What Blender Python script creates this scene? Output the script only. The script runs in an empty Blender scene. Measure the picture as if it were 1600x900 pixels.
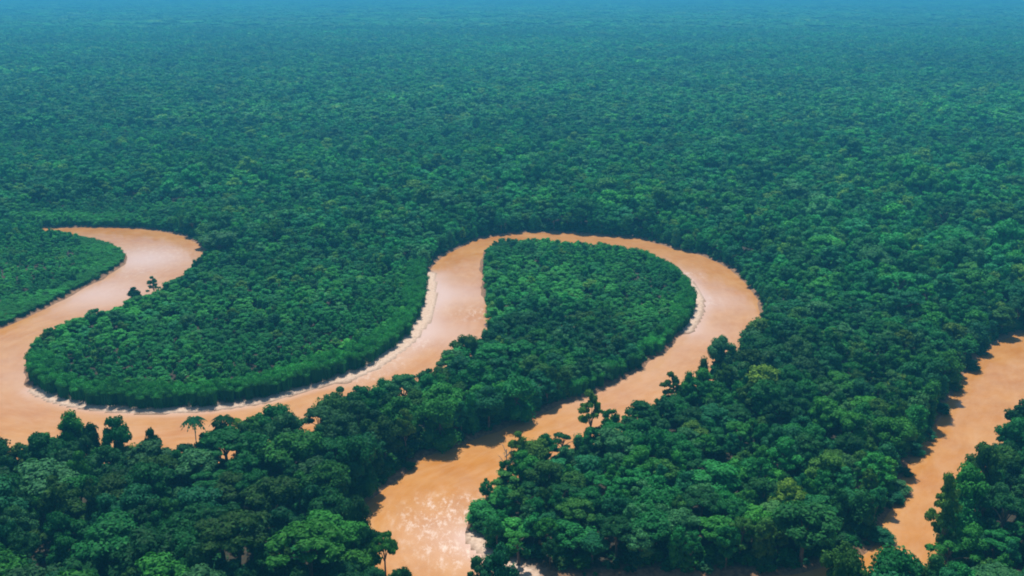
import bpy, math
import numpy as np
from mathutils import Vector

# ------------------------------------------------------------------ camera, light, exposure
S = bpy.context.scene
COL = S.collection
F = 1570.0                       # focal length in photo pixels (photo is 1600 wide)
H = 150.0                        # height of the aircraft above the river
PITCH = math.atan(483.0 / F)
cam = bpy.data.cameras.new("camera"); cam_o = bpy.data.objects.new("camera", cam)
COL.objects.link(cam_o)
cam.sensor_width = 36.0; cam.lens = 36.0 * F / 1600.0
cam.clip_start = 1.0; cam.clip_end = 60000.0
cam_o.location = (0, 0, H); cam_o.rotation_euler = (math.radians(90) - PITCH, 0, 0)
S.camera = cam_o

SUN_EL = math.radians(66); SUN_DIR_XY = (-0.16, 0.99)
SUN_AZ = math.atan2(SUN_DIR_XY[0], SUN_DIR_XY[1])
world = bpy.data.worlds.new("World"); S.world = world; world.use_nodes = True
wn = world.node_tree.nodes; wl = world.node_tree.links
bg = wn["Background"]; sky = wn.new("ShaderNodeTexSky")
sky.sky_type = 'NISHITA'; sky.sun_disc = False
sky.sun_elevation = SUN_EL; sky.sun_rotation = SUN_AZ; sky.air_density = 1.0; sky.dust_density = 0.6
wl.new(sky.outputs[0], bg.inputs[0]); bg.inputs[1].default_value = 0.09
sun = bpy.data.lights.new("sun", 'SUN'); sun.energy = 5.0; sun.angle = math.radians(0.6); sun.color = (1.0, 0.94, 0.84)
sun_o = bpy.data.objects.new("sun", sun); COL.objects.link(sun_o)
sd = Vector((SUN_DIR_XY[0] * math.cos(SUN_EL), SUN_DIR_XY[1] * math.cos(SUN_EL), math.sin(SUN_EL))).normalized()
sun_o.rotation_euler = sd.to_track_quat('Z', 'Y').to_euler()
sun_o.location = (-200, 300, 400)
S.view_settings.view_transform = 'Standard'; S.view_settings.look = 'None'
S.view_settings.exposure = 0.0; S.view_settings.gamma = 1.0
S.cycles.use_denoising = True
S.cycles.max_bounces = 5; S.cycles.diffuse_bounces = 2; S.cycles.glossy_bounces = 2
S.cycles.transmission_bounces = 2; S.cycles.volume_bounces = 0; S.cycles.transparent_max_bounces = 4
S.cycles.filter_width = 1.9
HAZE_DENSITY = 0.00030; HAZE_COLOR = (0.09, 0.60, 1.0)

rng = np.random.default_rng(7)
CP, SP = math.cos(PITCH), math.sin(PITCH)

# ------------------------------------------------------------------ photo pixel <-> ground
def ground(px, py, z=0.0):
    u = (np.asarray(px, float) - 800) / F; v = -(np.asarray(py, float) - 450) / F
    dy = CP + v * SP; dz = -SP + v * CP
    t = (z - H) / dz
    return u * t, dy * t
def pixel(x, y, z):
    d = y * CP - (z - H) * SP
    w = y * SP + (z - H) * CP
    return 800 + F * x / d, 450 - F * w / d, F / d        # last: pixels per metre
def gpoly(pts):
    a = np.array(pts, float); x, y = ground(a[:, 0], a[:, 1]); return np.stack([x, y], 1)
def smooth(p, n=4):                                        # Catmull-Rom through an open line
    p = np.vstack([2 * p[0] - p[1], p, 2 * p[-1] - p[-2]]); out = []
    for i in range(1, len(p) - 2):
        for k in range(n):
            t = k / n
            out.append(0.5 * ((2 * p[i]) + (-p[i-1] + p[i+1]) * t + (2*p[i-1] - 5*p[i] + 4*p[i+1] - p[i+2]) * t*t
                              + (-p[i-1] + 3*p[i] - 3*p[i+1] + p[i+2]) * t**3))
    out.append(p[-2]); return np.array(out)
def inside(q, poly):
    x, y = q[:, 0], q[:, 1]; r = np.zeros(len(q), bool)
    a = poly; b = np.roll(poly, -1, 0)
    for (x1, y1), (x2, y2) in zip(a, b):
        if y1 == y2: continue
        c = (y1 > y) != (y2 > y)
        r ^= c & (x < (x2 - x1) * (y - y1) / (y2 - y1) + x1)
    return r
def seg_dist(q, line):
    d = np.full(len(q), 1e9)
    for a, b in zip(line[:-1], line[1:]):
        ab = b - a; L = (ab ** 2).sum() + 1e-9
        t = np.clip(((q - a) @ ab) / L, 0, 1)
        d = np.minimum(d, np.hypot(*(q - a - t[:, None] * ab).T))
    return d
def vnoise(x, y, seed=0):                                  # value noise in 0..1
    xi = np.floor(x).astype(np.int64); yi = np.floor(y).astype(np.int64); fx = x - xi; fy = y - yi
    def h(i, j):
        n = (i * 374761393 + j * 668265263 + seed * 982451653) & 0x7fffffff
        n = ((n ^ (n >> 13)) * 1274126177) & 0x7fffffff
        return ((n ^ (n >> 16)) & 0xffff) / 65535.0
    fx = fx * fx * (3 - 2 * fx); fy = fy * fy * (3 - 2 * fy)
    return (h(xi, yi) * (1-fx) + h(xi+1, yi) * fx) * (1-fy) + (h(xi, yi+1) * (1-fx) + h(xi+1, yi+1) * fx) * fy
def fbm(x, y, seed=0):
    return (vnoise(x, y, seed) + 0.5 * vnoise(x*2.1, y*2.1, seed+1) + 0.25 * vnoise(x*4.3, y*4.3, seed+2)) / 1.75

# ------------------------------------------------------------------ river banks (true waterlines, photo pixels)
BANK_A = [(-300,350),(-100,353),(60,356),(130,355),(200,356),(255,361),(295,372),(317,387),(322,400),(312,416),(290,434),(262,452),
 (240,468),(207,480),(182,490),(142,502),(98,517),(64,537),(46,563),(41,588),(50,606),(80,622),(120,632),(180,640),(260,642),(330,638),
 (400,628),(460,612),(520,596),(570,576),(612,550),(642,523),(660,495),(668,462),(668,430),(682,408),(702,394),(738,377),(775,369),
 (820,363),(890,364),(940,369),(990,371),(1040,384),(1090,397),(1130,413),(1160,438),(1180,462),(1191,490),(1192,515),(1180,545),
 (1155,572),(1120,598),(1090,620),(1055,645),(1010,668),(965,685),(925,703),(880,722),(830,742),(785,764),(755,785),(740,803),(736,820),
 (741,838),(755,857),(790,880),(830,898),(900,903),(1000,900),(1150,898),(1255,893),(1305,878),(1345,862),(1368,842),(1378,815),(1392,785),
 (1402,755),(1418,722),(1440,690),(1462,650),(1490,605),(1515,570),(1542,545),(1568,527),(1600,518),(1700,505),(1900,500)]
BANK_B = [(-300,366),(0,364),(60,367),(100,372),(150,380),(185,391),(199,402),(190,416),(170,428),(150,441),(100,467),(50,492),(0,514),(-100,546),
 (-200,580),(-285,625),(-290,680),(-200,725),(-80,745),(0,748),(100,738),(200,748),(300,742),(400,715),(450,705),(500,695),(560,668),
 (620,650),(680,620),(715,592),(748,560),(768,530),(765,500),(757,470),(753,440),(753,408),(760,394),(785,386),(830,386),(900,392),
 (960,399),(1010,408),(1050,424),(1078,446),(1089,468),(1086,492),(1070,516),(1040,546),(1000,575),(960,600),(898,625),(828,651),
 (768,676),(698,700),(655,718),(622,742),(582,778),(562,802),(560,850),(590,900),(640,945),(720,975),(800,990),(900,1000),(1060,1005),
 (1200,1005),(1300,1000),(1390,975),(1440,930),(1470,885),(1495,840),(1527,790),(1570,738),(1600,690),(1632,642),(1760,592),(1950,570)]
A = smooth(gpoly(BANK_A), 3); B = smooth(gpoly(BANK_B), 3)
RIVER = np.vstack([A, B[::-1]])
# what the photo shows as open water: no crown may stand in front of it
V = [np.array(p, float) for p in (
 [(58,357),(130,355),(200,356),(255,361),(295,372),(316,386),(316,400),(296,410),(290,425),(262,440),(250,458),(205,462),(190,478),
  (150,490),(100,503),(65,518),(45,545),(40,570),(40,590),(50,606),(80,622),(120,632),(180,640),(260,642),(330,638),(400,628),(460,612),
  (520,596),(570,576),(612,550),(642,523),(660,495),(668,460),(668,428),(682,408),(702,394),(738,377),(775,369),(820,364),(890,365),
  (940,370),(990,371),(1040,384),(1090,397),(1130,413),(1160,438),(1180,462),(1188,488),(1172,510),(1145,520),(1112,540),(1095,562),
  (1050,588),(1040,605),(985,620),(955,612),(960,600),(1000,575),(1040,545),(1070,515),(1085,490),(1087,465),(1075,440),(1050,415),
  (1010,395),(960,384),(900,377),(830,372),(775,375),(758,390),(753,420),(755,450),(762,480),(740,498),(712,520),(690,545),(672,568),
  (640,580),(600,592),(560,597),(530,615),(500,632),(450,636),(412,638),(380,660),(330,672),(290,680),(235,688),(200,685),(175,655),
  (150,658),(110,645),(60,655),(0,668),(-60,672),(-60,540),(0,512),(50,490),(100,465),(150,440),(170,425),(190,410),(200,395),(185,383),(160,374),
  (110,363)],
 [(955,612),(900,630),(830,655),(770,680),(700,705),(660,725),(630,750),(590,785),(573,805),(605,820),(640,845),(662,872),(700,885),
  (740,885),(790,890),(750,852),(738,830),(735,800),(737,770),(745,745),(765,725),(790,705),(840,680),(885,672),(897,645),(935,628),(985,622)],
 [(1600,518),(1560,528),(1540,550),(1520,575),(1495,610),(1470,650),(1450,700),(1425,730),(1415,760),(1405,785),(1375,815),(1385,850),
  (1435,865),(1455,830),(1475,780),(1480,745),(1540,700),(1570,670),(1590,640),(1600,600),(1660,560),(1660,512)])]
MW, MH = 840, 460                                           # half-size raster from pixel (-40,-10)
gx, gy = np.meshgrid(np.arange(MW) * 2 - 40.0, np.arange(MH) * 2 - 10.0)
q = np.stack([gx.ravel(), gy.ravel()], 1); m = np.zeros(len(q), bool)
for p in V: m |= inside(q, p)
VMASK = m.reshape(MH, MW)
def in_view_water(px, py):
    i = np.clip(((py + 10) / 2).astype(int), 0, MH - 1); j = np.clip(((px + 40) / 2).astype(int), 0, MW - 1)
    ok = (px > -38) & (px < 1638) & (py > -8) & (py < 908)
    return VMASK[i, j] & ok

# river signed distance on a fine raster (positive on land)
GX0, GX1, GY0, GY1, GS = -520.0, 540.0, 150.0, 800.0, 2.0
rx = np.arange(GX0, GX1 + .1, GS); ry = np.arange(GY0, GY1 + .1, GS)
RX, RY = np.meshgrid(rx, ry)
q = np.stack([RX.ravel(), RY.ravel()], 1)
ins = inside(q, RIVER)
dist = np.minimum(seg_dist(q, A[::2] if len(A) % 2 else A), seg_dist(q, B[::2] if len(B) % 2 else B))
SD = np.where(ins, -dist, dist)
SDN = (SD + (fbm(q[:, 0] / 9, q[:, 1] / 9, 3) - 0.5) * 3.4).reshape(RX.shape)
SD = SD.reshape(RX.shape)
def sdf(x, y, R=None):
    R = SD if R is None else R
    fx = np.clip((x - GX0) / GS, 0, R.shape[1] - 1.001); fy = np.clip((y - GY0) / GS, 0, R.shape[0] - 1.001)
    i = fy.astype(int); j = fx.astype(int); a = fx - j; b = fy - i
    v = (R[i, j] * (1-a) + R[i, j+1] * a) * (1-b) + (R[i+1, j] * (1-a) + R[i+1, j+1] * a) * b
    out = (x < GX0) | (x > GX1) | (y < GY0) | (y > GY1)
    return np.where(out, 50.0, v)

# ------------------------------------------------------------------ materials
def mat(name):
    m = bpy.data.materials.new(name); m.use_nodes = True
    n = m.node_tree.nodes; return m, n, m.node_tree.links, n["Principled BSDF"]
def N(n, t, **k):
    o = n.new(t)
    for a, b in k.items(): setattr(o, a, b)
    return o
def noise(n, l, vec, scale, detail=3, rough=0.55):
    t = N(n, "ShaderNodeTexNoise"); t.inputs["Scale"].default_value = scale
    t.inputs["Detail"].default_value = detail; t.inputs["Roughness"].default_value = rough
    l.new(vec, t.inputs["Vector"]); return t
def ramp(n, l, fac, stops):
    r = N(n, "ShaderNodeValToRGB"); e = r.color_ramp.elements
    e[0].position, e[0].color = stops[0][0], (*stops[0][1], 1); e[1].position, e[1].color = stops[-1][0], (*stops[-1][1], 1)
    for p, c in stops[1:-1]:
        x = e.new(p); x.color = (*c, 1)
    l.new(fac, r.inputs[0]); return r
def mix(n, l, fac, a, b, mode='MIX'):
    x = N(n, "ShaderNodeMix", data_type='RGBA', blend_type=mode)
    if isinstance(fac, (int, float)): x.inputs[0].default_value = fac
    else: l.new(fac, x.inputs[0])
    for s, v in ((6, a), (7, b)):
        if isinstance(v, tuple): x.inputs[s].default_value = (*v, 1)
        else: l.new(v, x.inputs[s])
    return x.outputs[2]
def math_n(n, l, op, a, b=None):
    x = N(n, "ShaderNodeMath", operation=op)
    for s, v in ((0, a), (1, b)):
        if v is None: continue
        if isinstance(v, (int, float)): x.inputs[s].default_value = v
        else: l.new(v, x.inputs[s])
    return x.outputs[0]

def leaf_material():
    m, n, l, p = mat("foliage")
    tint = N(n, "ShaderNodeAttribute", attribute_type='INSTANCER', attribute_name="tint")
    tone = N(n, "ShaderNodeAttribute", attribute_type='GEOMETRY', attribute_name="tone")
    hue = ramp(n, l, tone.outputs["Fac"], [(0.0, (0.50, 0.62, 0.72)), (0.5, (0.95, 1.0, 0.95)), (0.85, (1.30, 1.22, 1.0)), (1.0, (1.65, 1.5, 1.3))])
    c = mix(n, l, 1.0, tint.outputs["Color"], hue.outputs[0], 'MULTIPLY')
    l.new(c, p.inputs["Base Color"]); p.inputs["Roughness"].default_value = 0.65
    p.inputs["Specular IOR Level"].default_value = 0.10
    tr = N(n, "ShaderNodeBsdfTranslucent"); tc = mix(n, l, 1.0, c, (1.1, 1.3, 0.5), 'MULTIPLY'); l.new(tc, tr.inputs[0])
    ms = N(n, "ShaderNodeMixShader"); ms.inputs[0].default_value = 0.22
    l.new(p.outputs[0], ms.inputs[1]); l.new(tr.outputs[0], ms.inputs[2])
    l.new(ms.outputs[0], n["Material Output"].inputs["Surface"])
    return m
def bark_material(name, c0, c1):
    m, n, l, p = mat(name); g = N(n, "ShaderNodeNewGeometry")
    t = noise(n, l, g.outputs["Position"], 1.3, 4)
    r = ramp(n, l, t.outputs["Fac"], [(0.3, c0), (0.7, c1)]); l.new(r.outputs[0], p.inputs["Base Color"])
    p.inputs["Roughness"].default_value = 0.85; return m
LEAF = leaf_material()
BARK = bark_material("bark", (0.06, 0.045, 0.035), (0.17, 0.14, 0.11))
PALE_BARK = bark_material("pale_bark", (0.30, 0.27, 0.22), (0.55, 0.50, 0.43))

def ground_material():
    m, n, l, p = mat("forest_floor"); g = N(n, "ShaderNodeNewGeometry"); pos = g.outputs["Position"]
    t1 = noise(n, l, pos, 0.12, 5, 0.65); t2 = noise(n, l, pos, 0.9, 4, 0.6)
    fl = ramp(n, l, t1.outputs["Fac"], [(0.35, (0.022, 0.016, 0.010)), (0.65, (0.040, 0.038, 0.018))])
    mud = ramp(n, l, t2.outputs["Fac"], [(0.3, (0.16, 0.075, 0.035)), (0.7, (0.36, 0.20, 0.10))])
    snd = ramp(n, l, t2.outputs["Fac"], [(0.3, (0.60, 0.41, 0.29)), (0.7, (0.72, 0.55, 0.43))])
    am = N(n, "ShaderNodeAttribute", attribute_name="mud"); asd = N(n, "ShaderNodeAttribute", attribute_name="sand")
    nz = math_n(n, l, 'MULTIPLY', math_n(n, l, 'SUBTRACT', t2.outputs["Fac"], 0.5), 0.9)
    fm = N(n, "ShaderNodeClamp"); l.new(math_n(n, l, 'ADD', am.outputs["Fac"], nz), fm.inputs[0])
    fs = N(n, "ShaderNodeClamp"); l.new(math_n(n, l, 'ADD', asd.outputs["Fac"], math_n(n, l, 'MULTIPLY', nz, asd.outputs["Fac"])), fs.inputs[0])
    c = mix(n, l, fm.outputs[0], fl.outputs[0], mud.outputs[0]); c = mix(n, l, fs.outputs[0], c, snd.outputs[0])
    l.new(c, p.inputs["Base Color"]); p.inputs["Roughness"].default_value = 0.9
    b = N(n, "ShaderNodeBump"); b.inputs["Strength"].default_value = 0.5; b.inputs["Distance"].default_value = 0.4
    l.new(t2.outputs["Fac"], b.inputs["Height"]); l.new(b.outputs[0], p.inputs["Normal"]); return m
def water_material():
    m, n, l, p = mat("muddy_water"); g = N(n, "ShaderNodeNewGeometry"); pos = g.outputs["Position"]
    big = noise(n, l, pos, 0.04, 5, 0.6); med = noise(n, l, pos, 0.11, 4, 0.6)
    al = N(n, "ShaderNodeAttribute", attribute_name="along")      # stretched along the current
    st = noise(n, l, al.outputs["Vector"], 0.35, 5, 0.65)
    c = ramp(n, l, big.outputs["Fac"], [(0.32, (0.53, 0.205, 0.030)), (0.68, (0.62, 0.300, 0.085))])
    sr = ramp(n, l, st.outputs["Fac"], [(0.38, (0, 0, 0)), (0.68, (1, 1, 1))])
    c = mix(n, l, math_n(n, l, 'MULTIPLY', sr.outputs[0], 0.42), c.outputs[0], (0.68, 0.40, 0.21))
    mm_ = ramp(n, l, med.outputs["Fac"], [(0.30, (0.90, 0.87, 0.82)), (0.62, (1, 1, 1))])
    c = mix(n, l, 1.0, c, mm_.outputs[0], 'MULTIPLY')
    sh = N(n, "ShaderNodeAttribute", attribute_name="shallow_glare")
    c = mix(n, l, sh.outputs["Fac"], c, (0.72, 0.50, 0.41))  # pale silt, and sky reflection painted into the base colour
    fo = N(n, "ShaderNodeAttribute", attribute_name="foam_glint")
    mp = N(n, "ShaderNodeMapping"); mp.inputs["Rotation"].default_value = (0, 0, 0.25); mp.inputs["Scale"].default_value = (0.42, 0.20, 1)
    l.new(pos, mp.inputs["Vector"]); fn = noise(n, l, mp.outputs[0], 1.0, 7, 0.78)
    fr = ramp(n, l, fn.outputs["Fac"], [(0.50, (0, 0, 0)), (0.62, (1, 1, 1))])
    ff = math_n(n, l, 'MULTIPLY', fo.outputs["Fac"], fr.outputs[0])
    c = mix(n, l, ff, c, (0.80, 0.62, 0.50))  # riffle foam and painted glints share this pale colour
    l.new(c, p.inputs["Base Color"])
    rr = ramp(n, l, med.outputs["Fac"], [(0.35, (0.05,)*3), (0.7, (0.20,)*3)]); l.new(rr.outputs[0], p.inputs["Roughness"])
    p.inputs["IOR"].default_value = 1.33
    fine = noise(n, l, pos, 0.8, 4, 0.6)
    b = N(n, "ShaderNodeBump"); b.inputs["Strength"].default_value = 0.35; b.inputs["Distance"].default_value = 0.22
    hsum = math_n(n, l, 'ADD', math_n(n, l, 'MULTIPLY', fine.outputs["Fac"], 0.5), st.outputs["Fac"])
    l.new(hsum, b.inputs["Height"]); l.new(b.outputs[0], p.inputs["Normal"]); return m

# ------------------------------------------------------------------ mesh helpers
def mesh_np(name, v, f, mats=(), fm=None, attrs=None, smooth_f=False):
    """v (n,3); f = (m,4) or (m,3) int array or list of lists"""
    me = bpy.data.meshes.new(name)
    if isinstance(f, np.ndarray):
        k = f.shape[1]
        me.vertices.add(len(v)); me.vertices.foreach_set("co", np.asarray(v, np.float32).ravel())
        me.loops.add(f.size); me.loops.foreach_set("vertex_index", f.astype(np.int32).ravel())
        me.polygons.add(len(f)); me.polygons.foreach_set("loop_start", np.arange(0, f.size, k, dtype=np.int32))
    else:
        me.from_pydata([tuple(a) for a in v], [], f)
    for x in mats: me.materials.append(x)
    if fm is not None: me.polygons.foreach_set("material_index", np.asarray(fm, np.int32))
    if attrs:
        for an, (dom, arr) in attrs.items():
            a = me.attributes.new(an, 'FLOAT_VECTOR' if arr.ndim == 2 else 'FLOAT', dom)
            a.data.foreach_set("vector" if arr.ndim == 2 else "value", arr.astype(np.float32).ravel())
    me.update(calc_edges=True)
    if smooth_f: me.polygons.foreach_set("use_smooth", np.ones(len(me.polygons), bool))
    return me
def link(name, me, parent=None):
    o = bpy.data.objects.new(name, me); COL.objects.link(o); o.parent = parent; return o

# ------------------------------------------------------------------ terrain
def axis(lo, hi, step, far, g=1.16):
    a = list(np.arange(lo, hi + .1, step)); s = step
    up = []; x = hi
    while x < far: s *= g; x += s; up.append(x)
    s = step; dn = []; x = lo
    while x > -far: s *= g; x -= s; dn.append(x)
    return np.array(dn[::-1] + a + up)
FAR = 42000.0
ax = axis(GX0, GX1, 1.6, FAR); ay = axis(GY0, GY1, 1.6, FAR)
TX, TY = np.meshgrid(ax, ay); tx, ty = TX.ravel(), TY.ravel()
s = sdf(tx, ty, SDN)
land_n = 0.5 * fbm(tx / 30, ty / 30, 11)
# sand lines (photo pixels) on the inner banks
SANDS = [(smooth(gpoly([(668,430),(668,462),(660,495),(642,523),(612,550),(570,576),(535,590)]), 3), 4.8),
         (smooth(gpoly([(535,590),(520,596),(460,612),(400,628),(330,638),(260,642),(180,640),(120,632),(80,622),(55,609)]), 3), 2.3),
         (smooth(gpoly([(960,399),(1010,408),(1050,424),(1078,446),(1089,468),(1086,492),(1070,516)]), 3), 3.0),
         (smooth(gpoly([(741,838),(755,857),(790,880),(830,898)]), 3), 2.4)]
CB = [(smooth(gpoly([(668,430),(668,462),(660,495),(642,523),(612,550),(570,576),(520,596),(460,612),(400,628),(330,638),(260,642),(180,640),(120,632),(80,622),(50,606),(42,588)]), 3), .8, 12, 7.0),
      (smooth(gpoly([(960,399),(1010,408),(1050,424),(1078,446),(1089,468),(1086,492),(1070,516),(1040,546),(1000,575),(960,600),(900,628)]), 3), .8, 8, 6.5),
      (smooth(gpoly([(150,381),(185,391),(199,402),(190,416),(170,428),(150,441),(100,467),(50,492),(0,514),(-100,546)]), 3), .8, 22, 2.8),
      (smooth(gpoly([(20,351),(60,356),(130,355),(200,356)]), 3), .8, 26, 4.5)]
qq = np.stack([tx, ty], 1); sand = np.zeros(len(tx)); near = np.abs(s) < 14
for ln, w in SANDS:
    d = np.full(len(tx), 1e9); d[near] = seg_dist(qq[near], ln)
    d = d + (fbm(tx / 9, ty / 9, 21) - .5) * 1.3
    sand = np.maximum(sand, np.clip(1.6 - d / w, 0, 1))
z = np.where(s > 0, 0.25 + 1.15 * (1 - np.exp(-s / 2.2)) + land_n * np.clip(s / 10, 0, 1), 0.25 + 0.35 * s)
z = np.where((sand > 0.12) & (s > -5.5), 0.05 + 0.05 * (s + 5.5), z); z = np.maximum(z, -2.2)
farr = np.hypot(tx, ty)
z = z + np.clip((farr - 1200) / 4000, 0, 1) * (fbm(tx / 1400, ty / 1400, 5) - .5) * 14
mud = np.clip(1.15 - s / 3.0, 0, 1) * np.clip(1.4 - sand, 0, 1)
nx, ny = len(ax), len(ay)
idx = np.arange(nx * ny).reshape(ny, nx)
qf = np.stack([idx[:-1, :-1], idx[:-1, 1:], idx[1:, 1:], idx[1:, :-1]], -1).reshape(-1, 4)
gm = mesh_np("ground", np.stack([tx, ty, z], 1), qf, [ground_material()], None, {"mud": ('POINT', mud), "sand": ('POINT', sand)}, True)
go = link("ground", gm); go["kind"] = "structure"

# water sheet, carries the direction of flow, shallows and riffles, with sky glare painted in
wx = np.arange(GX0 + 2, GX1 - 2, 3.0); wy = np.arange(GY0 + 2, GY1 - 2, 3.0)
WX, WY = np.meshgrid(wx, wy); ux, uy = WX.ravel(), WY.ravel(); ws = sdf(ux, uy)
mid = 0.5 * (gpoly(BANK_A)[np.linspace(0, len(BANK_A)-1, 60).astype(int)] + gpoly(BANK_B)[np.linspace(0, len(BANK_B)-1, 60).astype(int)])
al = np.stack([(ux + 0 * uy) , ws, uy * 0], 1)
# coordinate along the bank: arc length of nearest point of bank A
aq = np.stack([ux, uy], 1); best = np.full(len(ux), 1e9); arc = np.zeros(len(ux)); acc = 0
for a, b in zip(A[:-1], A[1:]):
    ab = b - a; L = math.hypot(*ab) + 1e-9; t = np.clip(((aq - a) @ ab) / L**2, 0, 1)
    d = np.hypot(*(aq - a - t[:, None] * ab).T); k = d < best; best[k] = d[k]; arc[k] = acc + t[k] * L; acc += L
al = np.stack([arc * 0.30 + 1.2 * fbm(ux / 9, uy / 9, 61), best * .80 + 2.2 * fbm(ux / 18, uy / 18, 62), np.zeros(len(ux))], 1)
def blob(px, py, r):
    x0, y0 = ground(px, py); return np.exp(-((ux - x0)**2 + (uy - y0)**2) / r**2)
foam_glint = sum(w * blob(a, b, r) for a, b, r, w in ((230,395,22,.35),(215,425,14,.4),(180,455,12,.3),(265,400,14,.35),(645,535,9,1),(600,565,9,1),
        (665,480,8,1),(560,590,8,.8),(745,490,9,1),(1070,430,8,.9),(1092,470,9,1),(665,810,9,1),(700,850,10,.9),(725,790,7,.9),(730,860,8,1),(690,790,8,.6)))
foam_glint = np.clip(foam_glint, 0, 1)  # riffle foam, plus sky glare painted on the upper left bend
shal_glare = np.zeros(len(ux))
for ln, w in SANDS: shal_glare = np.maximum(shal_glare, np.clip(1.0 - seg_dist(aq, ln) / (w * 2.9), 0, 1))
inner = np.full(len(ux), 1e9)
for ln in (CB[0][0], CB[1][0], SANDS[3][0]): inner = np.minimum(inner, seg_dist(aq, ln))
shal_glare = np.clip(shal_glare * .65 + .38 * np.exp(-inner / 12) + 0.95 * blob(225, 405, 26) + 0.8 * blob(150, 460, 26) + .15 * blob(60, 560, 24) + 0.6 * blob(705, 460, 20) + .5 * blob(690, 520, 18) + .4 * blob(1120, 470, 16) + .3 * blob(1100, 520, 14) + .35 * blob(720, 840, 14), 0, 1)  # silty shallows along the banks; the blobs paint in pinkish sky reflection
iw = np.arange(len(ux)).reshape(WX.shape)
wf = np.stack([iw[:-1, :-1], iw[:-1, 1:], iw[1:, 1:], iw[1:, :-1]], -1).reshape(-1, 4)
keep = (ws[wf].min(1) < 8); wf = wf[keep]
used = np.unique(wf); rm = np.full(len(ux), -1); rm[used] = np.arange(len(used)); wf = rm[wf]
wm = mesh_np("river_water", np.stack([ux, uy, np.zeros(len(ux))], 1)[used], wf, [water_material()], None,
             {"along": ('POINT', al[used]), "foam_glint": ('POINT', foam_glint[used]), "shallow_glare": ('POINT', shal_glare[used])}, True)
wo = link("river_water", wm); wo["kind"] = "structure"

# ------------------------------------------------------------------ tree prototypes (crown radius 1, height 3)
PHI = (1 + 5 ** .5) / 2
def ico():
    v = np.array([(-1,PHI,0),(1,PHI,0),(-1,-PHI,0),(1,-PHI,0),(0,-1,PHI),(0,1,PHI),(0,-1,-PHI),(0,1,-PHI),(PHI,0,-1),(PHI,0,1),(-PHI,0,-1),(-PHI,0,1)], float)
    f = [(0,11,5),(0,5,1),(0,1,7),(0,7,10),(0,10,11),(1,5,9),(5,11,4),(11,10,2),(10,7,6),(7,1,8),(3,9,4),(3,4,2),(3,2,6),(3,6,8),(3,8,9),(4,9,5),(2,4,11),(6,2,10),(8,6,7),(9,8,1)]
    return v / np.linalg.norm(v[0]), f
def ico2():
    v, f = ico(); v = list(map(tuple, v)); cache = {}; out = []
    def midp(a, b):
        k = (min(a, b), max(a, b))
        if k not in cache:
            p = np.array(v[a]) + np.array(v[b]); v.append(tuple(p / np.linalg.norm(p))); cache[k] = len(v) - 1
        return cache[k]
    for a, b, c in f:
        x, y, z_ = midp(a, b), midp(b, c), midp(c, a); out += [(a, x, z_), (b, y, x), (c, z_, y), (x, y, z_)]
    return np.array(v), np.array(out)
IV2, IF2 = ico2(); IV1 = np.array(ico()[0]); IF1 = np.array(ico()[1])

class Acc:                                                 # collects triangles with one tone each
    def __init__(s): s.v = []; s.f = []; s.t = []; s.m = []; s.n = 0
    def add(s, v, f, tone, mi=0):
        f = np.asarray(f); s.v.append(v); s.f.append(f + s.n); s.n += len(v)
        s.t.append(np.broadcast_to(np.asarray(tone, float), (len(f),)).copy()); s.m.append(np.full(len(f), mi))
    def arrays(s): return np.vstack(s.v), np.vstack(s.f), np.concatenate(s.t), np.concatenate(s.m)
def dirs(r, k=7):
    b = r.normal(size=(k, 3)); b[:, 2] = np.abs(b[:, 2]) * .8; return b / np.linalg.norm(b, axis=1)[:, None]
def bump(d, bd):
    return np.max(d @ bd.T, 1).clip(0, 1) ** 5
def leaves(acc, r, c, rad, n, size, up=0.3, squash=0.8, cover=-0.35, bd=None):
    """n leaf sprays scattered over a lumpy lobe"""
    if bd is None: bd = dirs(r)
    d = r.normal(size=(n, 3)); d /= np.linalg.norm(d, axis=1)[:, None]
    d[:, 2] = np.where(d[:, 2] < cover, -d[:, 2] * .6, d[:, 2]); d /= np.linalg.norm(d, axis=1)[:, None]
    rr = rad * (0.70 + 0.36 * r.random(n) + .46 * bump(d, bd)); p = c + d * rr[:, None] * np.array([1, 1, squash])
    nrm = d + r.normal(size=(n, 3)) * 0.45; nrm[:, 2] += up; nrm /= np.linalg.norm(nrm, axis=1)[:, None]
    a = np.cross(nrm, r.normal(size=(n, 3))); a /= np.linalg.norm(a, axis=1)[:, None] + 1e-9; b = np.cross(nrm, a)
    sz = size * (0.6 + 0.8 * r.random(n))[:, None]
    v = np.stack([p + a * sz, p + b * sz * .7 - a * sz * .1, p - a * sz, p - b * sz * .7 - a * sz * .1], 1)
    v[:, 0] -= nrm * sz * .35; v[:, 2] -= nrm * sz * .35
    base = np.arange(n)[:, None] * 4
    f = np.concatenate([base + [0, 1, 3], base + [1, 2, 3]], 0)
    t = np.clip(0.42 + 0.18 * r.normal(size=n) + (r.random(n) > .93) * .35, 0, 1); acc.add(v.reshape(-1, 3), f, np.concatenate([t, t]))
def lobes_for(kind, r):
    L = lobe_list(kind, r)
    return [(c + r.normal(size=3) * [.07, .07, .10], q * (.74 + .34 * r.random()), sq) for c, q, sq in L if r.random() > .10]
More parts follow.
